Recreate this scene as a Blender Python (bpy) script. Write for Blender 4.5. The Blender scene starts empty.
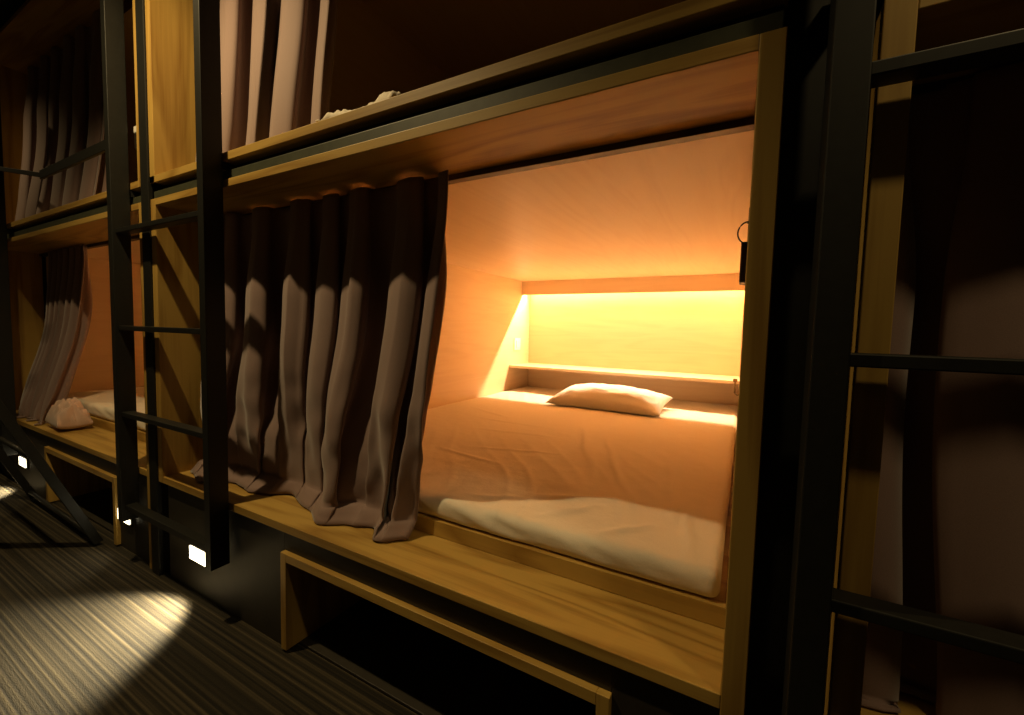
import bpy, bmesh, math, random
from mathutils import Vector, Matrix, noise

# ------------------------------------------------------------------ scale
S = 0.75            # metres per measuring unit (camera distance from the bunk front)
EYE = 1.32          # eye height in units
def W(x, Y, z): return Vector((x * S, (Y - 1.0) * S, (z + EYE) * S))
FLOOR = -EYE
scene = bpy.context.scene
col = scene.collection

# ------------------------------------------------------------------ camera
cam_d = bpy.data.cameras.new('camera'); cam = bpy.data.objects.new('camera', cam_d); col.objects.link(cam)
cam_d.sensor_width = 36.0; cam_d.lens = 424.15 / 1024 * 36.0; cam_d.clip_start = 0.02
fwd = Vector((-0.48108387, 0.87435465, -0.06373581)).normalized()
right = Vector((0.87511121, 0.48329502, 0.02462289)).normalized()
up = right.cross(fwd).normalized()
m = Matrix((right, up, -fwd)).transposed().to_4x4()
m.translation = W(0, 0, 0)
cam.matrix_world = m
scene.camera = cam

# ------------------------------------------------------------------ world, exposure
world = bpy.data.worlds.new('world'); scene.world = world; world.use_nodes = True
world.node_tree.nodes['Background'].inputs[0].default_value = (0.9, 0.8, 0.6, 1)
world.node_tree.nodes['Background'].inputs[1].default_value = 0.0
scene.view_settings.view_transform = 'Standard'
scene.view_settings.look = 'None'
scene.view_settings.gamma = 1.0
scene.view_settings.use_curve_mapping = False
scene.view_settings.exposure = 0.0

# ------------------------------------------------------------------ lights of the place
AISLE_LAMP = (-2.2, 0.22, 2.17)      # ceiling downlight over the aisle
def light(name, kind, loc, power, color, target=None, **kw):
    d = bpy.data.lights.new(name, kind); d.energy = power; d.color = color
    for k, v in kw.items(): setattr(d, k, v)
    o = bpy.data.objects.new(name, d); col.objects.link(o); o.location = loc
    if target is not None:
        o.rotation_euler = (Vector(target) - Vector(loc)).to_track_quat('-Z', 'Y').to_euler()
    return o
LAMP_COL = (1.0, 0.73, 0.34)
LED_COL = (1.0, 0.70, 0.43)
LAMPS = ((-2.2, 88.0, 128), (-5.6, 20.0, 128), (1.1, 32.0, 84))     # x along the aisle, watts, beam angle
for lx, lw, la in LAMPS:
    light('aisle_downlight_lamp', 'SPOT', W(lx, *AISLE_LAMP[1:]), lw, LAMP_COL, W(lx, 0.75, -1.0),
          spot_size=math.radians(la), spot_blend=0.8 if la > 100 else 0.3, shadow_soft_size=0.022 if la > 100 else 0.05)

# ------------------------------------------------------------------ materials
MATS = {}
def mat(name):
    if name in MATS: return MATS[name]
    mt = bpy.data.materials.new(name); mt.use_nodes = True; MATS[name] = mt
    return mt
def nodes(mt): return mt.node_tree.nodes, mt.node_tree.links, mt.node_tree.nodes['Principled BSDF']
def plain(name, rgb, rough=0.5, metal=0.0, emit=None, estr=0.0, nscale=40.0, var=0.15, bump=0.0):
    mt = mat(name); N, L, b = nodes(mt)
    tc = N.new('ShaderNodeTexCoord'); n = N.new('ShaderNodeTexNoise'); n.inputs['Scale'].default_value = nscale
    n.inputs['Detail'].default_value = 4
    L.new(tc.outputs['Object'], n.inputs['Vector'])
    r = N.new('ShaderNodeValToRGB')
    r.color_ramp.elements[0].position = 0.3; r.color_ramp.elements[1].position = 0.7
    r.color_ramp.elements[0].color = (*[c * (1 - var) for c in rgb], 1)
    r.color_ramp.elements[1].color = (*[min(1, c * (1 + var)) for c in rgb], 1)
    L.new(n.outputs['Fac'], r.inputs[0]); L.new(r.outputs[0], b.inputs['Base Color'])
    b.inputs['Roughness'].default_value = rough; b.inputs['Metallic'].default_value = metal
    if bump:
        bp = N.new('ShaderNodeBump'); bp.inputs['Strength'].default_value = bump; bp.inputs['Distance'].default_value = 0.002
        L.new(n.outputs['Fac'], bp.inputs['Height']); L.new(bp.outputs[0], b.inputs['Normal'])
    if emit:
        b.inputs['Emission Color'].default_value = (*emit, 1); b.inputs['Emission Strength'].default_value = estr
    return mt
def wood(name, axis, light_c, dark_c, rough=0.5, fine=150.0, figure=0.55):
    """oak grain running along axis 0/1/2 in object space"""
    mt = mat(name); N, L, b = nodes(mt)
    tc = N.new('ShaderNodeTexCoord'); mp = N.new('ShaderNodeMapping')
    sc = [9.0, 9.0, 9.0]; sc[axis] = 0.9
    mp.inputs['Scale'].default_value = sc
    mp.inputs['Location'].default_value = (3.1, 1.7, 5.3)
    L.new(tc.outputs['Object'], mp.inputs['Vector'])
    n1 = N.new('ShaderNodeTexNoise'); n1.inputs['Scale'].default_value = 1.0; n1.inputs['Detail'].default_value = 2; n1.inputs['Distortion'].default_value = 0.6
    L.new(mp.outputs[0], n1.inputs['Vector'])
    # rings: repeat the slow noise
    mul = N.new('ShaderNodeMath'); mul.operation = 'MULTIPLY'; mul.inputs[1].default_value = 9.0
    L.new(n1.outputs['Fac'], mul.inputs[0])
    pp = N.new('ShaderNodeMath'); pp.operation = 'PINGPONG'; pp.inputs[1].default_value = 1.0
    L.new(mul.outputs[0], pp.inputs[0])
    mp2 = N.new('ShaderNodeMapping'); s2 = [fine, fine, fine]; s2[axis] = 4.0
    mp2.inputs['Scale'].default_value = s2; L.new(tc.outputs['Object'], mp2.inputs['Vector'])
    n2 = N.new('ShaderNodeTexNoise'); n2.inputs['Scale'].default_value = 1.0; n2.inputs['Detail'].default_value = 3
    L.new(mp2.outputs[0], n2.inputs['Vector'])
    mix = N.new('ShaderNodeMix'); mix.data_type = 'FLOAT'; mix.inputs[0].default_value = 1 - figure
    L.new(pp.outputs[0], mix.inputs[2]); L.new(n2.outputs['Fac'], mix.inputs[3])
    r = N.new('ShaderNodeValToRGB')
    r.color_ramp.elements[0].position = 0.12; r.color_ramp.elements[0].color = (*dark_c, 1)
    r.color_ramp.elements[1].position = 0.62; r.color_ramp.elements[1].color = (*light_c, 1)
    L.new(mix.outputs[0], r.inputs[0]); L.new(r.outputs[0], b.inputs['Base Color'])
    b.inputs['Roughness'].default_value = rough
    bp = N.new('ShaderNodeBump'); bp.inputs['Strength'].default_value = 0.12; bp.inputs['Distance'].default_value = 0.001
    L.new(n2.outputs['Fac'], bp.inputs['Height']); L.new(bp.outputs[0], b.inputs['Normal'])
    return mt
OL, OD = (0.53, 0.335, 0.080), (0.31, 0.165, 0.028)
WOOD = [wood('oak_along_x', 0, OL, OD), wood('oak_along_y', 1, OL, OD), wood('oak_along_z', 2, OL, OD)]
IL, ID = (0.85, 0.64, 0.39), (0.80, 0.58, 0.34)
IWOOD = [wood('bay_veneer_along_x', 0, IL, ID, 0.42, 90, 0.4), wood('bay_veneer_along_y', 1, IL, ID, 0.42, 90, 0.4), wood('bay_veneer_along_z', 2, IL, ID, 0.42, 90, 0.4)]
STEEL = plain('black_painted_steel', (0.010, 0.010, 0.008), 0.5, 0.0, nscale=60, var=0.2)
BEAM = plain('dark_green_grey_steel', (0.048, 0.052, 0.030), 0.5, 0.0, nscale=30, var=0.2)
BASE = plain('black_base_laminate', (0.030, 0.025, 0.017), 0.55, nscale=20, var=0.15)
TRACK = plain('dark_brown_track', (0.045, 0.020, 0.012), 0.45, nscale=50, var=0.1)
WHITEP = plain('white_plastic', (0.80, 0.77, 0.70), 0.4, nscale=50, var=0.03)
BLACKP = plain('black_plastic', (0.020, 0.014, 0.010), 0.45, nscale=50, var=0.1)
BRASS = plain('dark_brass', (0.18, 0.11, 0.035), 0.4, 0.8, nscale=50, var=0.1)
CEIL = plain('dark_ceiling_paint', (0.030, 0.026, 0.020), 0.9, nscale=15, var=0.2)
WALLM = plain('dark_aisle_wall', (0.030, 0.024, 0.016), 0.85, nscale=8, var=0.2)
LENS = plain('lit_diffuser', (0.9, 0.85, 0.7), 0.4, emit=(1.0, 0.86, 0.55), estr=6.0)
LEDM = plain('led_diffuser', (0.9, 0.8, 0.6), 0.4, emit=LED_COL, estr=8.0)

def fabric(name, rgb, rough=0.9, weave=900.0, bump=0.15, sheen=0.2, crumple=0.0):
    mt = mat(name); N, L, b = nodes(mt)
    tc = N.new('ShaderNodeTexCoord')
    n = N.new('ShaderNodeTexNoise'); n.inputs['Scale'].default_value = weave; n.inputs['Detail'].default_value = 2
    L.new(tc.outputs['Object'], n.inputs['Vector'])
    n2 = N.new('ShaderNodeTexNoise'); n2.inputs['Scale'].default_value = 14.0; n2.inputs['Detail'].default_value = 4
    L.new(tc.outputs['Object'], n2.inputs['Vector'])
    r = N.new('ShaderNodeValToRGB')
    r.color_ramp.elements[0].position = 0.3; r.color_ramp.elements[0].color = (*[c * 0.90 for c in rgb], 1)
    r.color_ramp.elements[1].position = 0.7; r.color_ramp.elements[1].color = (*[min(1, c * 1.06) for c in rgb], 1)
    L.new(n.outputs['Fac'], r.inputs[0]); L.new(r.outputs[0], b.inputs['Base Color'])
    b.inputs['Roughness'].default_value = rough
    b.inputs['Sheen Weight'].default_value = sheen
    bp = N.new('ShaderNodeBump'); bp.inputs['Strength'].default_value = bump; bp.inputs['Distance'].default_value = 0.001
    L.new(n.outputs['Fac'], bp.inputs['Height'])
    last = bp
    if crumple:
        b2 = N.new('ShaderNodeBump'); b2.inputs['Strength'].default_value = crumple; b2.inputs['Distance'].default_value = 0.02
        L.new(n2.outputs['Fac'], b2.inputs['Height']); L.new(bp.outputs[0], b2.inputs['Normal']); last = b2
    L.new(last.outputs[0], b.inputs['Normal'])
    return mt
CURT = fabric('mauve_brown_curtain_cloth', (0.275, 0.180, 0.160), 0.8, 700, 0.2, 0.3)
SHEET = fabric('white_cotton_sheet', (0.86, 0.765, 0.62), 0.9, 900, 0.1, 0.1, 0.2)
PILLOWC = fabric('white_pillow_cotton', (0.80, 0.75, 0.68), 0.9, 900, 0.1, 0.1, 0.25)
WARM_CURT = fabric('warm_lit_curtain_cloth', (0.62, 0.42, 0.33), 0.9, 600, 0.2, 0.2, 0.2)  # curtain cloth with the warm bunk light put into its colour

def carpet():
    mt = mat('striped_carpet'); N, L, b = nodes(mt)
    tc = N.new('ShaderNodeTexCoord'); mp = N.new('ShaderNodeMapping')
    mp.inputs['Scale'].default_value = (0.25, 105.0, 1.0); L.new(tc.outputs['Object'], mp.inputs['Vector'])
    n = N.new('ShaderNodeTexNoise'); n.inputs['Scale'].default_value = 1.0; n.inputs['Detail'].default_value = 1
    L.new(mp.outputs[0], n.inputs['Vector'])
    pile = N.new('ShaderNodeTexNoise'); pile.inputs['Scale'].default_value = 350; L.new(tc.outputs['Object'], pile.inputs['Vector'])
    r = N.new('ShaderNodeValToRGB'); e = r.color_ramp.elements
    e[0].position = 0.30; e[0].color = (0.007, 0.005, 0.003, 1)
    e[1].position = 0.70; e[1].color = (0.095, 0.073, 0.040, 1)
    x = r.color_ramp.elements.new(0.5); x.color = (0.030, 0.023, 0.012, 1)
    L.new(n.outputs['Fac'], r.inputs[0])
    mx = N.new('ShaderNodeMix'); mx.data_type = 'RGBA'; mx.blend_type = 'MULTIPLY'; mx.inputs[0].default_value = 0.5
    L.new(r.outputs[0], mx.inputs[6]); L.new(pile.outputs['Fac'], mx.inputs[7]); L.new(mx.outputs[2], b.inputs['Base Color'])
    b.inputs['Roughness'].default_value = 1.0
    ad = N.new('ShaderNodeMath'); ad.operation = 'ADD'; L.new(n.outputs['Fac'], ad.inputs[0]); L.new(pile.outputs['Fac'], ad.inputs[1])
    bp = N.new('ShaderNodeBump'); bp.inputs['Strength'].default_value = 0.5; bp.inputs['Distance'].default_value = 0.004
    L.new(ad.outputs[0], bp.inputs['Height']); L.new(bp.outputs[0], b.inputs['Normal'])
    return mt
CARPET = carpet()

# ------------------------------------------------------------------ mesh helpers
ROOT = {}
def thing(name, label, cat, loc, group=None):
    o = bpy.data.objects.new(name, None); col.objects.link(o); o.location = loc; o.empty_display_size = 0.1
    o['label'] = label; o['category'] = cat
    if group: o['group'] = group
    ROOT[o.name] = Vector(loc)
    return o
def tag(o, label, cat, group=None):
    o['label'] = label; o['category'] = cat
    if group: o['group'] = group
    return o
def mesh_obj(name, bm, material, parent=None, smooth=False, bevel=0.0):
    """bm holds world metres; the object's own origin is its thing's base"""
    if parent is not None:
        base = ROOT[parent.name]
    else:
        xs = [v.co for v in bm.verts]
        lo = Vector([min(c[i] for c in xs) for i in range(3)]); hi = Vector([max(c[i] for c in xs) for i in range(3)])
        base = Vector(((lo.x + hi.x) / 2, (lo.y + hi.y) / 2, lo.z))
    for v in bm.verts: v.co -= base
    bmesh.ops.recalc_face_normals(bm, faces=bm.faces)
    if smooth:
        for f in bm.faces: f.smooth = True
    me = bpy.data.meshes.new(name); bm.to_mesh(me); bm.free()
    me.materials.append(material)
    o = bpy.data.objects.new(name, me); col.objects.link(o)
    if parent is not None: o.parent = parent
    else: o.location = base
    ROOT[o.name] = base
    if bevel:
        md = o.modifiers.new('bevel', 'BEVEL'); md.width = bevel; md.segments = 2; md.limit_method = 'ANGLE'
    return o
def add_box(bm, p0, p1):
    v = [bm.verts.new((x, y, z)) for x in (p0[0], p1[0]) for y in (p0[1], p1[1]) for z in (p0[2], p1[2])]
    for f in ((0, 1, 3, 2), (4, 6, 7, 5), (0, 4, 5, 1), (2, 3, 7, 6), (0, 2, 6, 4), (1, 5, 7, 3)):
        bm.faces.new([v[i] for i in f])
def box(name, x0, x1, Y0, Y1, z0, z1, material, parent=None, bevel=0.0015):
    bm = bmesh.new(); add_box(bm, W(x0, Y0, z0), W(x1, Y1, z1))
    return mesh_obj(name, bm, material, parent, bevel=bevel)
def add_tube(bm, pts, r, n=10, closed_caps=True):
    pts = [Vector(p) for p in pts]; rings = []
    for i, p in enumerate(pts):
        t = (pts[min(i + 1, len(pts) - 1)] - pts[max(i - 1, 0)]).normalized()
        a = Vector((0, 0, 1)) if abs(t.z) < 0.9 else Vector((1, 0, 0))
        u = t.cross(a).normalized(); w = t.cross(u)
        rings.append([bm.verts.new(p + r * (math.cos(2 * math.pi * k / n) * u + math.sin(2 * math.pi * k / n) * w)) for k in range(n)])
    for a, b in zip(rings, rings[1:]):
        for k in range(n): bm.faces.new((a[k], a[(k + 1) % n], b[(k + 1) % n], b[k]))
    if closed_caps:
        bm.faces.new(rings[0][::-1]); bm.faces.new(rings[-1])
def tube(name, pts, r, material, parent=None, n=10):
    bm = bmesh.new(); add_tube(bm, pts, r, n); return mesh_obj(name, bm, material, parent, smooth=True)
def bar(name, a, b, wx, wy, material, parent=None):
    """rectangular bar from a to b (metres); wx across, wy in depth"""
    a, b = Vector(a), Vector(b); t = (b - a).normalized()
    side = Vector((1, 0, 0)) if abs(t.x) < 0.8 else Vector((0, 0, 1))
    n = t.cross(side).normalized(); side = n.cross(t).normalized()
    bm = bmesh.new(); vs = []
    for p in (a, b):
        vs.append([bm.verts.new(p + sx * side * wx / 2 + sy * n * wy / 2) for sx, sy in ((-1, -1), (1, -1), (1, 1), (-1, 1))])
    for k in range(4): bm.faces.new((vs[0][k], vs[0][(k + 1) % 4], vs[1][(k + 1) % 4], vs[1][k]))
    bm.faces.new(vs[0][::-1]); bm.faces.new(vs[1])
    return mesh_obj(name, bm, material, parent, bevel=0.0015)
def grid_mesh(P, nu, nv, two_sided=None):
    bm = bmesh.new()
    g = [[bm.verts.new(P(i / nu, j / nv)) for j in range(nv + 1)] for i in range(nu + 1)]
    for i in range(nu):
        for j in range(nv): bm.faces.new((g[i][j], g[i + 1][j], g[i + 1][j + 1], g[i][j + 1]))
    return bm
def struct(o): o['kind'] = 'structure'; return o
def sstep(a, b, x):
    t = max(0.0, min(1.0, (x - a) / (b - a))); return t * t * (3 - 2 * t)

# ------------------------------------------------------------------ the aisle
XMIN, XMAX, CZ = -9.0, 3.2, 2.20
tag(struct(box('floor', XMIN, XMAX, -0.28, 1.06, FLOOR - 0.06, FLOOR, CARPET, bevel=0)), 'brown and tan striped carpet running along the aisle', 'floor')
tag(struct(box('ceiling', XMIN, XMAX, -0.28, 4.7, CZ, CZ + 0.08, CEIL, bevel=0)), 'dark ceiling above the aisle and bunks', 'ceiling')
tag(struct(box('wall_front', XMIN, XMAX, -0.36, -0.28, FLOOR, CZ, WALLM, bevel=0)), 'dark wall on the far side of the aisle', 'wall')
tag(struct(box('wall_left', XMIN - 0.1, XMIN, -0.36, 4.7, FLOOR, CZ, WALLM, bevel=0)), 'dark end wall of the aisle', 'wall')
tag(struct(box('wall_right', XMAX, XMAX + 0.1, -0.36, 4.7, FLOOR, CZ, WALLM, bevel=0)), 'dark end wall beside the nearest bunk', 'wall')
tag(struct(box('wall_back', XMIN, XMAX, 4.62, 4.7, FLOOR, CZ, WALLM, bevel=0)), 'dark wall behind the bunks', 'wall')

# ceiling downlight
def ring(name, r0, r1, z0, z1, c, material, parent, n=28):
    bm = bmesh.new(); prof = ((r0, z0), (r1, z0), (r1, z1), (r0, z1)); rows = []
    for k in range(n):
        a = 2 * math.pi * k / n
        rows.append([bm.verts.new(Vector((c.x + r * math.cos(a), c.y + r * math.sin(a), c.z + z))) for r, z in prof])
    for k in range(n):
        A, B = rows[k], rows[(k + 1) % n]
        for j in range(4): bm.faces.new((A[j], A[(j + 1) % 4], B[(j + 1) % 4], B[j]))
    return mesh_obj(name, bm, material, parent, smooth=False)
for (lx, lw, la), lb in zip(LAMPS, ('small round ceiling light above the left ladder', 'small round ceiling light above the bunk beyond the ladder', 'small round ceiling light above the drawn curtain')):
    dl = thing('ceiling_downlight', lb, 'downlight', W(lx, AISLE_LAMP[1], CZ), 'ceiling lights along the aisle')
    ring('trim_ring', 0.035, 0.055, -0.012, 0.0, W(lx, AISLE_LAMP[1], CZ), WHITEP, dl)

# ------------------------------------------------------------------ bunk bays
ZP, ZS = -0.785, 0.567        # platform top, soffit underside
LIFT = 1.494                  # one storey
YF = 1.30                     # depth of the front boards
def bay(kind, label, xl, xr, lower, right_to_floor=True, led=0.0, inset=0.33, niche=None):
    """one wooden sleeping bay; xl/xr are the inner faces of its side boards"""
    dz = 0.0 if lower else LIFT
    t = thing('bunk_bay', label, 'bunk bay', W((xl + xr) / 2, 1.0, FLOOR if lower else ZP + dz - 0.034), kind)
    zb, zt = ZP + dz, ZS + dz
    box('platform_board', xl - 0.047 if not lower else xl, xr, 1.0, 1.25, zb - 0.034, zb, WOOD[0], t)
    box('soffit_board', xl, xr, 1.0, YF, zt, zt + 0.032, WOOD[0], t)
    box('side_board', xl - 0.047, xl, 1.0, YF, zb - 0.034, zt + 0.032, WOOD[2], t)
    box('side_board', xr, xr + 0.047, 1.0, YF, FLOOR + 0.001 if (lower and right_to_floor) else zb - 0.034, zt + 0.032, WOOD[2], t)
    box('bed_rail', xl, xr, 1.235, 1.262, zb + 0.0005, zb + 0.060, WOOD[0], t)
    box('bed_deck', xl + inset, xr, 1.2625, 4.45, zb - 0.03, zb + 0.060, WOOD[0], t)
    xi = xl + inset
    zc = zt - 0.019                        # inner ceiling
    box('curtain_track', xl, xr, 1.285, 1.322, zt - 0.021, zt - 0.0005, TRACK, t, 0.001)
    box('ceiling_panel', xi, xr, 1.3225, 4.45, zc, zc + 0.03, IWOOD[1], t, 0)
    box('return_panel', xl, xi, 1.3225, 1.345, zb, zc + 0.03, IWOOD[2], t, 0)
    box('inner_side_panel', xi - 0.03, xi, 1.345, 4.45, zb - 0.03, zc, IWOOD[1], t, 0)
    box('inner_side_panel', xr + 0.0005, xr + 0.03, 1.3005, 4.45, zb - 0.03, zc, IWOOD[1], t, 0)
    box('back_panel', xi, xr, 4.4505, 4.48, zb - 0.03, zc + 0.03, IWOOD[0], t, 0)
    zo = zb - ZP
    box('valance', xi, xr, 4.244, 4.27, 0.399 + zo, zc - 0.0005, IWOOD[0], t)
    box('shelf_board', xi, xr, 3.984, 4.45, -0.40 + zo, -0.374 + zo, IWOOD[0], t)
    if lower:
        zk = zb - 0.0345
        if niche:
            n0, n1 = niche; zn0, zn1 = FLOOR + 0.012, -0.906
            box('base_panel', xl, n0, 1.02, 1.05, FLOOR + 0.001, zk, BASE, t)
            box('base_panel', n1, xr, 1.02, 1.05, FLOOR + 0.001, zk, BASE, t)
            box('base_panel', n0, n1, 1.02, 1.05, zn1, zk, BASE, t)
            box('niche_floor', n0, n1, 1.0605, 1.93, FLOOR + 0.001, zn0 - 0.0005, BASE, t)
            box('niche_board', n0, n0 + 0.034, 1.0, 1.9, zn0, zn1, WOOD[2], t)
            box('niche_board', n1 - 0.034, n1, 1.0, 1.9, zn0, zn1, WOOD[2], t)
            box('niche_board', n0 + 0.034, n1 - 0.034, 1.0, 1.9, zn1 - 0.034, zn1, WOOD[0], t)
            box('niche_back', n0, n1, 1.9, 1.93, zn0, zn1, BASE, t)
        else:
            box('base_panel', xl, xr, 1.02, 1.05, FLOOR + 0.001, zk, BASE, t)
    if led:
        s = thing('led_strip', 'lit warm strip light hidden behind the back valance of %s' % led[1], 'strip light', W((xi + xr) / 2, 4.33, 0.52 + zo))
        box('channel', xi + 0.06, xr - 0.06, 4.335, 4.375, 0.515 + zo, 0.5475 + zo, WHITEP, s, 0)
        L = light('led_strip_lamp', 'AREA', W((xi + xr) / 2, 4.355, 0.503 + zo), led[0], LED_COL, W((xi + xr) / 2, 4.355 - 0.62, -0.483 + zo), shape='RECTANGLE', size=(xr - xi - 0.14) * S, size_y=0.008)
        L.rotation_euler = (math.radians(-70), 0, 0)
    return t

AX = (-2.557, -0.008); BX = (-5.45, -2.735); CX = (0.229, 2.75)
bay('bunk bays', 'lower oak bunk bay with the open curtain and lit bed', *AX, True, led=(62.0, 'the open lower bunk'), niche=(-1.586, -0.25))
bay('bunk bays', 'lower bunk bay beyond the ladder with the bunched curtain', *BX, True, led=(20.0, 'the bunk beyond the ladder'), niche=(-4.33, -3.15))
bay('bunk bays', 'lower bunk bay nearest the camera with its curtain drawn shut', *CX, True)
bay('bunk bays', 'upper oak bunk bay above the lit open bunk', *AX, False)
bay('bunk bays', 'upper bunk bay beyond the ladder with a black guard rail', *BX, False)
bay('bunk bays', 'upper bunk bay above the drawn curtain nearest the camera', *CX, False)

# steel between the storeys and between the bays
for (x0, x1), lb in ((AX, 'dark green grey steel beam above the lit open bunk'), (BX, 'dark steel beam between bunk levels beyond the ladder'), (CX, 'dark steel beam above the drawn curtain nearest the camera')):
    b = thing('steel_beam', lb, 'beam', W((x0 + x1) / 2, 1.05, ZS + 0.032), 'steel beams between bunk levels')
    box('lower_flange', x0 - 0.04, x1 + 0.04, 1.012, 1.10, ZS + 0.0325, ZS + 0.072, BEAM, b)
    box('web', x0 - 0.04, x1 + 0.04, 1.05, 1.10, ZS + 0.0725, ZP + LIFT - 0.0345, STEEL, b)
for x0, x1, Y0, lb in ((-2.686, -2.606, 0.992, 'black steel column behind the left ladder between two bays'), (0.040, 0.181, 1.06, 'black steel column right of the lit bunk'),
                       (-5.60, -5.50, 1.03, 'black steel column at the far left edge'), ):
    c = thing('steel_column', lb, 'column', W((x0 + x1) / 2, Y0, FLOOR), 'steel columns between bays')
    box('front_flange', x0, x1, Y0, Y0 + 0.02, FLOOR + 0.001, CZ - 0.001, STEEL, c)
    box('web', (x0 + x1) / 2 - 0.012, (x0 + x1) / 2 + 0.012, Y0 + 0.02, Y0 + 0.18, FLOOR + 0.001, CZ - 0.001, STEEL, c)
    box('rear_flange', x0, x1, Y0 + 0.18, Y0 + 0.20, FLOOR + 0.001, CZ - 0.001, STEEL, c)

# ------------------------------------------------------------------ ladders
RUNGS = (0.452, -0.037, -0.484)
def ladder(label, xa, xb, w=0.047, ztop=1.62):
    t = thing('bunk_ladder', label, 'ladder', W((xa + xb) / 2, 0.96, -1.055), 'black ladders to the upper bunks')
    for x in (xa, xb):
        box('stringer', x, x + w, 0.918, 0.995, -1.055, ztop, STEEL, t, 0.002)
        box('wall_bracket', x + 0.006, x + w - 0.006, 0.995, 1.05, ZS + 0.0725, ZP + LIFT - 0.036, STEEL, t, 0.001)
    for z in RUNGS:
        box('rung', xa + w, xb, 0.932, 0.982, z - 0.012, z + 0.012, STEEL, t, 0.002)
    box('bottom_rail', xa + w, xb, 0.935, 0.98, -0.998, -0.968, STEEL, t)
    return t
ladder('black steel ladder standing left of the open curtain', -2.862, -1.987)
ladder('black steel ladder cut off by the right edge, before the drawn curtain', 0.103, 0.98, 0.055)
ladder('black steel ladder at the far left edge beyond the bunched curtain', -5.83, -4.955)

gr = thing('guard_rail', 'black flat guard rail across the upper bunk beyond the ladder', 'guard rail', W(-3.4, 0.96, 0.90))
bar('rail_bar', W(-3.95, 0.955, 0.905), W(-2.863, 0.955, 0.905), 0.040, 0.012, STEEL, gr)
bar('end_brace', W(-3.95, 0.955, 0.905), W(-4.906, 0.955, 1.10), 0.022, 0.012, STEEL, gr)

# ladder leaning across the aisle, far left
ll = thing('leaning_ladder', 'black ladder leaning across the aisle at far left with feet on carpet', 'ladder', W(-3.9, 0.96, FLOOR))
dirv = Vector((0, -0.36, 0.87)).normalized()
F1, F2 = Vector((-3.27, 0.965, FLOOR)), Vector((-4.49, 0.985, FLOOR))
for F in (F1, F2):
    T = F + dirv * 3.0
    bar('stringer', W(*(F + dirv * 0.02)), W(*T), 0.020, 0.032, STEEL, ll)
for s in (0.07, 0.62, 1.17, 1.72, 2.27):
    tube('rung', [W(*(F1 + dirv * s)), W(*(F2 + dirv * s))], 0.010, STEEL, ll)

# ------------------------------------------------------------------ foot lights
def foot_light(label, x, power=0.5):
    t = thing('foot_light', label, 'foot light', W(x, 1.015, -1.15), 'foot lights in the bunk bases')
    box('frame', x - 0.088, x + 0.088, 1.008, 1.0195, -1.156, -1.068, STEEL, t)
    box('lens', x - 0.074, x + 0.074, 1.002, 1.0115, -1.144, -1.080, LENS, t)
    light('foot_light_lamp', 'SPOT', W(x, 0.992, -1.11), power, (1.0, 0.84, 0.52), W(x - 0.06, 0.70, FLOOR), spot_size=math.radians(100), spot_blend=0.5, shadow_soft_size=0.02)
foot_light('lit square foot light below the left ladder, nearest the camera', -2.24, 62.0)
foot_light('lit foot light at the far left behind the leaning ladder', -4.86, 36.0)
foot_light('foot light mostly hidden behind the bottom of the left ladder', -3.055, 0.6)

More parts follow.
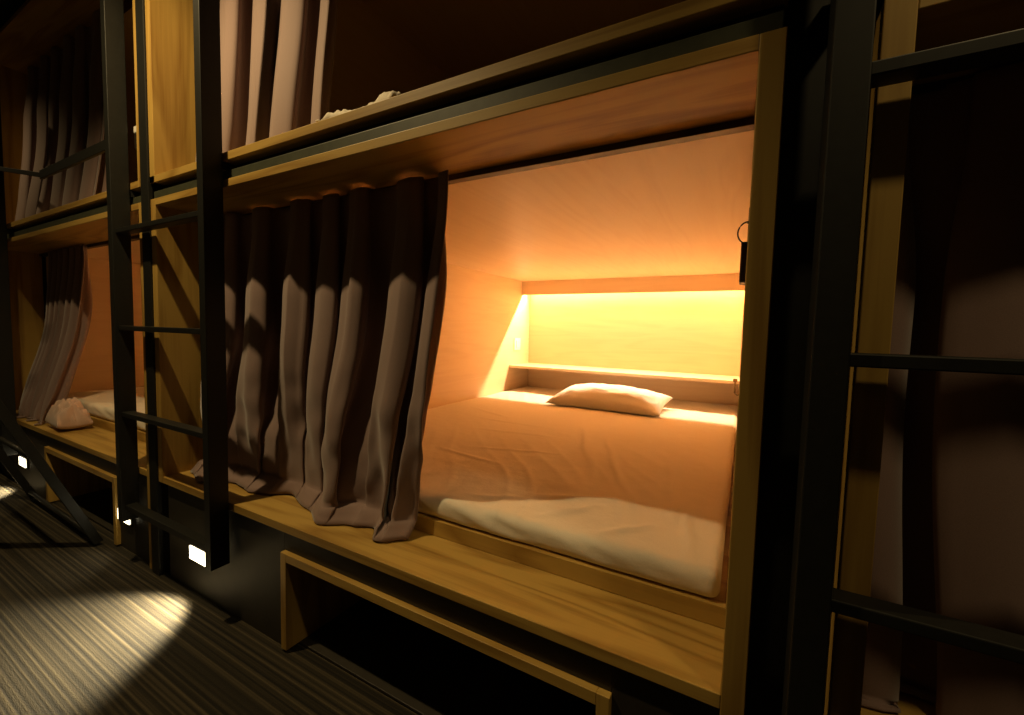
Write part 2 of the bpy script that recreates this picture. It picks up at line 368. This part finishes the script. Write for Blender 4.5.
# ------------------------------------------------------------------ curtains
def curtain(label, x0, x1, zt, zb, nf, seed, amp=0.055, fwd_out=0.13, puddle=0.06, ytop=1.295, grow0=0.0, grow1=0.0, nu_per=26, fold_x=None, hem=None):
    """pleated cloth hung from the track; u along the track, v down the drop"""
    rnd = random.Random(seed)
    widths = [rnd.uniform(0.75, 1.3) for _ in range(nf)]; tot = sum(widths)
    edges = [0]
    for w in widths: edges.append(edges[-1] + w / tot)
    if fold_x:
        nf = len(fold_x) - 1; edges = [(a - fold_x[0]) / (fold_x[-1] - fold_x[0]) for a in fold_x]
    mean = 1.0 / nf
    amps = [rnd.uniform(0.85, 1.15) * min(1.35, max(0.6, (edges[k + 1] - edges[k]) / mean)) ** 0.6 for k in range(nf)]
    skew = [rnd.uniform(-0.5, 0.5) for _ in range(nf)]
    out = [rnd.uniform(0.2, 1.0) for _ in range(nf + 1)]
    drop = zt - zb
    def P(u, v):
        k = 0
        while k < nf - 1 and u > edges[k + 1]: k += 1
        f = (u - edges[k]) / (edges[k + 1] - edges[k])          # 0..1 inside one fold
        ph = math.pi * f / 0.36 if f < 0.36 else math.pi * (1 + (f - 0.36) / 0.64)   # steep right side, broad left face
        vv = min(v / 0.93, 1.0); pu = max(0.0, (v - 0.93) / 0.07)
        # pinch pleat at the head: narrow; opens below
        open_ = 0.45 + 0.55 * sstep(0.03, 0.35, vv)
        a = amp * amps[k] * open_ * (1 + 0.25 * sstep(0.5, 1, vv))
        c = -math.cos(ph)
        tri = 2 * ph / math.pi - 1 if ph < math.pi else 3 - 2 * ph / math.pi
        c = 0.45 * c + 0.55 * tri
        wob = noise.noise(Vector((u * nf * 0.9 + seed * 7, v * 1.7, seed)))
        dy = a * c + 0.02 * wob * sstep(0.1, 0.9, vv)
        xx = x0 + (x1 - x0) * u
        xx += (grow0 * (1 - u) + grow1 * u) * sstep(0.15, 1.0, vv)
        xx += (x1 - x0) / nf * 0.20 * math.sin(2 * ph) * open_ + 0.05 * skew[k] * math.sin(ph / 2) ** 2 * sstep(0.2, 1, vv)
        xx += 0.03 * noise.noise(Vector((u * 6 + seed, vv * 2.2, 3.3))) * vv
        Y = ytop + dy * 1.0 - fwd_out * (sstep(0.25, 1.0, vv) ** 1.4)
        z = zt - (drop - (0.06 if hem else 0.0)) * vv
        o = out[k] * (1 - f) + out[k + 1] * f
        o = o * (0.55 + 0.9 * abs(noise.noise(Vector((u * nf * 1.3, seed * 1.1, 9.1)))))
        kick = sstep(0.80, 1.0, vv)
        Y -= puddle * 0.7 * o * kick
        z += 0.012 * kick * (0.5 + 0.5 * c) * 0.5
        if pu > 0:
            Y -= puddle * o * pu
            z = zb + 0.006 + (z - zb) * (1 - pu) + 0.022 * abs(noise.noise(Vector((u * nf * 2.3, pu * 1.5, seed + 4)))) * math.sin(math.pi * min(1, pu * 0.9))
        z = max(z, zb + 0.006)
        Y = max(Y, 1.004 if zb < 0.5 else 1.004)
        if hem:
            for (xa, ya), (xb, yb) in zip(hem, hem[1:]):
                if xx <= xb or (xb, yb) == hem[-1]: break
            q = max(0.0, min(1.0, (xx - xa) / (xb - xa))); q = q * q * (3 - 2 * q)
            Yh = 1.0 + ya + (yb - ya) * q + 0.075 * (1 - pu) + 0.020 * c * (1 - pu) + 0.030 * noise.noise(Vector((xx * 13, z * 9, 5.5))) * (1 - 0.4 * pu)
            k2 = sstep(0.45, 1.0, vv)
            Y = (1 - k2) * Y + k2 * Yh
            lim = 1.225 + 0.2 * (1 - sstep(0.62, 0.86, vv)); Y = max(Y, 1.004)
            if Y > lim - 0.05: Y = lim - 0.05 * math.exp(-(Y - lim + 0.05) / 0.05)
        return W(xx, Y, z)
    bm = grid_mesh(P, nf * nu_per, 70)
    o = mesh_obj('curtain', bm, CURT, None, smooth=True)
    md = o.modifiers.new('thickness', 'SOLIDIFY'); md.thickness = 0.003; md.offset = 0
    tag(o, label, 'curtain', 'mauve bunk curtains')
    return o
curtain('mauve brown pleated curtain half drawn across the lit bunk', -2.50, -0.945, ZS - 0.012, ZP, 7, 11, amp=0.062, fwd_out=0.06, puddle=0.075, ytop=1.245, grow1=-0.105, nu_per=40,
        fold_x=(-2.50, -2.34, -2.07, -1.76, -1.57, -1.41, -1.11, -0.945),
        hem=((-2.52, 0.10), (-2.34, 0.05), (-2.12, 0.13), (-1.95, 0.11), (-1.77, 0.19), (-1.60, 0.14), (-1.43, 0.055), (-1.315, 0.12), (-1.23, 0.15), (-1.145, 0.075), (-1.03, 0.165)))
curtain('bunched mauve curtain of the lower bunk beyond the ladder', -5.05, -4.30, ZS - 0.012, ZP, 6, 5, amp=0.05, fwd_out=0.12, puddle=0.07, ytop=1.26, grow0=-0.15, grow1=-0.22)
curtain('closed dark mauve curtain of the lower bunk nearest the camera', 0.24, 2.70, ZS - 0.012, ZP, 9, 21, amp=0.055, fwd_out=0.08, puddle=0.05, ytop=1.27)
curtain('mauve curtain of the upper bunk above the lit open bunk', -2.48, -1.50, ZS + LIFT - 0.012, ZP + LIFT, 4, 8, amp=0.055, fwd_out=0.05, puddle=0.03, ytop=1.24, nu_per=40)
curtain('pale mauve curtain behind the guard rail of the far upper bunk', -5.25, -3.7, ZS + LIFT - 0.012, ZP + LIFT, 6, 15, amp=0.05, fwd_out=0.06, puddle=0.03, ytop=1.25)
curtain('mauve curtain of the upper bunk nearest the camera', 0.24, 2.70, ZS + LIFT - 0.012, ZP + LIFT, 9, 33, amp=0.05, fwd_out=0.08, puddle=0.03, ytop=1.26)

# ------------------------------------------------------------------ mattresses and pillows
def rounded_box(nx, ny, nz, lo, hi, r, disp=None):
    """closed rounded box with an even skin of quads"""
    bm = bmesh.new(); idx = {}
    c = (Vector(lo) + Vector(hi)) / 2; h = (Vector(hi) - Vector(lo)) / 2
    def vert(i, j, k):
        key = (i, j, k)
        if key in idx: return idx[key]
        p = Vector(((2 * i / nx - 1) * h.x, (2 * j / ny - 1) * h.y, (2 * k / nz - 1) * h.z))
        q = Vector([max(-(h[a] - r), min(h[a] - r, p[a])) for a in range(3)])
        d = p - q
        nrm = d.normalized() if d.length > 1e-9 else Vector((0, 0, 1))
        if d.length > 1e-9: p = q + nrm * r
        w = c + p
        if disp: w = disp(w, nrm)
        v = bm.verts.new(w); idx[key] = v; return v
    for i in range(nx):
        for j in range(ny):
            for k in (0, nz): bm.faces.new((vert(i, j, k), vert(i + 1, j, k), vert(i + 1, j + 1, k), vert(i, j + 1, k)))
    for i in range(nx):
        for k in range(nz):
            for j in (0, ny): bm.faces.new((vert(i, j, k), vert(i + 1, j, k), vert(i + 1, j, k + 1), vert(i, j, k + 1)))
    for j in range(ny):
        for k in range(nz):
            for i in (0, nx): bm.faces.new((vert(i, j, k), vert(i, j + 1, k), vert(i, j + 1, k + 1), vert(i, j, k + 1)))
    return bm
def mattress(label, x0, x1, Y0, Y1, z0, z1, seed, creases=()):
    lo, hi = W(x0, Y0, z0), W(x1, Y1, z1)
    zt, zb = hi.z, lo.z
    def disp(w, n):
        a = (w.z - zb) / (zt - zb)
        p = Vector((w.x * 3.0 + seed, w.y * 3.0, 0))
        d = 0.004 * noise.noise(p) * a
        # long creases fanning across the sheet
        ang = w.x * 7.0 + w.y * 4.0 + 1.5 * noise.noise(Vector((w.x * 1.3, w.y * 1.3, seed)))
        ridge = 1 - abs(noise.noise(Vector((ang, w.y * 1.2, seed + 2.0))))
        mask = max(0.0, noise.noise(Vector((w.x * 1.1 + 4, w.y * 1.1 + seed, 1.0))) + 0.15)
        d += 0.007 * (ridge ** 6) * mask * a
        # tucks where the fitted sheet is pulled over the front edge
        fr = max(0.0, 1 - (w.y - lo.y) / 0.16)
        t = noise.noise(Vector((w.x * 9.0 + 2.2 * (w.z - zb) / 0.07, (w.z) * 6.0, seed + 5)))
        t += 0.5 * max(0.0, noise.noise(Vector((w.x * 1.7, seed, 3.0))) + 0.3) * (0.5 - abs(noise.noise(Vector((w.x * 8.0 + 14.0 * (w.z - zb), w.y * 3, seed + 8)))) * 2)
        d += 0.013 * t * fr * (0.25 + 0.75 * a) * (1 if w.z > zb + 0.006 else 0)
        if n.z > 0.5:
            for (ax, aY), (bx_, bY), hgt, wd in creases:
                A, B = W(ax, aY, 0), W(bx_, bY, 0); ab = Vector((B.x - A.x, B.y - A.y)); ap = Vector((w.x - A.x, w.y - A.y))
                tt = ap.dot(ab) / ab.length_squared
                if -0.1 < tt < 1.1:
                    off = (ap.x * ab.y - ap.y * ab.x) / ab.length + 0.012 * noise.noise(Vector((tt * 3, seed, hgt * 900)))
                    d += 0.7 * hgt * math.exp(-(off / wd) ** 2) * math.sin(math.pi * max(0, min(1, tt))) ** 0.7
        w2 = w + n * d
        if w.z < zb + 0.004: w2 = w.copy()
        return w2
    bm = rounded_box(210, 220, 8, lo, hi, 0.022, disp)
    o = mesh_obj('mattress', bm, SHEET, None, smooth=True)
    return tag(o, label, 'mattress', 'bunk mattresses')
mattress('wide thin mattress in a white fitted sheet in the lit bunk', -2.222, -0.028, 1.240, 4.43, -0.7245, -0.643, 1.0, creases=(
    ((-0.55, 1.75), (-0.95, 2.75), 0.010, 0.014), ((-0.42, 1.72), (-0.72, 2.55), 0.009, 0.012), ((-0.30, 1.50), (-0.55, 2.05), 0.008, 0.012),
    ((-0.18, 1.45), (-0.30, 2.30), 0.009, 0.014), ((-1.30, 1.90), (-0.80, 2.05), 0.006, 0.010), ((-1.55, 2.30), (-0.95, 2.35), 0.006, 0.010),
    ((-1.75, 2.60), (-1.05, 2.55), 0.006, 0.009), ((-1.45, 1.80), (-1.00, 1.72), 0.006, 0.010), ((-1.95, 2.9), (-1.5, 2.7), 0.006, 0.010),
    ((-0.75, 1.45), (-0.35, 1.60), 0.007, 0.012), ((-0.62, 1.30), (-0.42, 1.52), 0.009, 0.012), ((-0.40, 1.28), (-0.22, 1.45), 0.009, 0.012),
    ((-0.95, 1.32), (-0.70, 1.42), 0.006, 0.010), ((-0.12, 1.28), (-0.16, 1.75), 0.008, 0.012)))
mattress('thin white mattress in the bunk beyond the ladder', -5.11, -2.755, 1.240, 4.43, -0.7245, -0.630, 7.0)

def pillow(label, cx, cY, zbase, lx, ly, h, rotz, tilt, seed, material=PILLOWC, rumple=1.0):
    nu, nv = 44, 34
    bm = bmesh.new(); top = {}; bot = {}
    R = Matrix.Rotation(math.radians(rotz), 4, 'Z') @ Matrix.Rotation(math.radians(tilt), 4, 'X')
    c = W(cx, cY, zbase)
    pts = []
    for i in range(nu + 1):
        for j in range(nv + 1):
            a, b = 2 * i / nu - 1, 2 * j / nv - 1
            e = max(0.0, (1 - a * a)) ** 0.42 * max(0.0, (1 - b * b)) ** 0.42
            # sides pulled in between the corners
            x = a * lx / 2 * (1 - 0.055 * (1 - b * b) * abs(a) ** 3); y = b * ly / 2 * (1 - 0.07 * (1 - a * a) * abs(b) ** 3)
            wr = rumple * 0.010 * noise.noise(Vector((a * 3 + seed, b * 3, 1))) + rumple * 0.006 * noise.noise(Vector((a * 7, b * 5 + seed, 2)))
            zt = h * 0.78 * e + wr * min(1, e * 3); zb_ = -h * 0.22 * e
            pts.append((i, j, Vector((x, y, zt)), Vector((x, y, zb_)), abs(a) > 0.9999 or abs(b) > 0.9999))
    lowest = 1e9
    for i, j, t, b, edge in pts:
        t, b = R @ t, R @ b; lowest = min(lowest, t.z, b.z)
    for i, j, t, b, edge in pts:
        t, b = R @ t, R @ b
        off = c + Vector((0, 0, -lowest + 0.001))
        top[i, j] = bm.verts.new(off + t)
        bot[i, j] = top[i, j] if edge else bm.verts.new(off + b)
    for i in range(nu):
        for j in range(nv):
            bm.faces.new((top[i, j], top[i + 1, j], top[i + 1, j + 1], top[i, j + 1]))
            q = (bot[i, j], bot[i, j + 1], bot[i + 1, j + 1], bot[i + 1, j])
            if len(set(q)) == 4:
                try: bm.faces.new(q)
                except ValueError: pass
    o = mesh_obj('pillow', bm, material, None, smooth=True)
    return tag(o, label, 'pillow', 'pillows')
pillow('white pillow lying below the shelf of the lit bunk', -1.02, 3.62, -0.640, 0.73, 0.40, 0.115, -2, 8, 3.0)
bl = pillow('billowing foot of the bunched far curtain, warm light in its peach colour', -4.26, 1.115, ZP + 0.001, 0.26, 0.14, 0.15, -4, 0, 4.0, WARM_CURT, 3.2)  # curtain foot as its own lump, warm light painted in
bl.name = 'billowed_curtain_foot'; bl['category'] = 'blanket'; del bl['group']

# ------------------------------------------------------------------ small fittings in the lit bunk
XI = AX[0] + 0.33
wf = thing('wall_fitting', 'small white and black fitting on the side board of the far upper bunk', 'fitting', W(-2.78, 1.03, 0.88))
box('white_cap', -2.822, -2.7355, 1.02, 1.045, 0.965, 1.0, WHITEP, wf, 0.003)
box('black_body', -2.815, -2.7355, 1.02, 1.045, 0.885, 0.9645, BLACKP, wf)
sw = thing('light_switch', 'small white light switch on the inner side wall of the lit bunk', 'switch', W(XI, 4.15, -0.16))
box('plate', XI + 0.001, XI + 0.010, 4.08, 4.22, -0.215, -0.085, WHITEP, sw)
box('rocker', XI + 0.010, XI + 0.016, 4.115, 4.185, -0.19, -0.11, WHITEP, sw)

hs = thing('wall_handset', 'small dark handset with a looped cord on the right wall', 'handset', W(-0.008, 2.0, 0.2))
XR = AX[1]
box('cradle', XR - 0.009, XR - 0.0005, 1.95, 2.05, 0.375, 0.51, BLACKP, hs)
box('handset_body', XR - 0.030, XR - 0.0005, 1.94, 2.06, 0.215, 0.375, BLACKP, hs, 0.004)
loop = [W(XR - 0.010, 1.96, 0.45)]
for k in range(13):
    a = math.pi * (0.5 + k / 12)
    loop.append(W(XR - 0.008 + 0.036 * math.cos(a), 1.95, 0.405 + 0.043 * math.sin(a) + 0.006))
loop.append(W(XR - 0.012, 1.96, 0.37))
tube('cord', loop, 0.0022, BLACKP, hs, 8)

hk = thing('shelf_hook', 'small brass bracket on the right end of the shelf', 'hook', W(-0.06, 3.96, -0.495))
tube('upright', [W(-0.062, 3.97, -0.36), W(-0.062, 3.97, -0.475)], 0.006, BRASS, hk)
tube('arm', [W(-0.062, 3.97, -0.475), W(-0.045, 3.97, -0.488), W(-0.016, 3.97, -0.488)], 0.005, BRASS, hk)
box('clamp', -0.078, -0.046, 3.955, 3.99, -0.38, -0.355, BRASS, hk)

sh = pillow('crumpled pale sheet peeking over the edge of the upper bunk', -1.27, 1.09, ZP + LIFT + 0.001, 0.17, 0.10, 0.030, 8, 0, 12.0, SHEET); sh.name = 'crumpled_sheet'; sh['category'] = 'sheet'; del sh['group']
sh = pillow('folded pale sheet corner near the middle of the upper bunk edge', -1.08, 1.09, ZP + LIFT + 0.001, 0.12, 0.09, 0.045, -10, 0, 14.0, SHEET); sh.name = 'crumpled_sheet'; sh['category'] = 'sheet'; del sh['group']
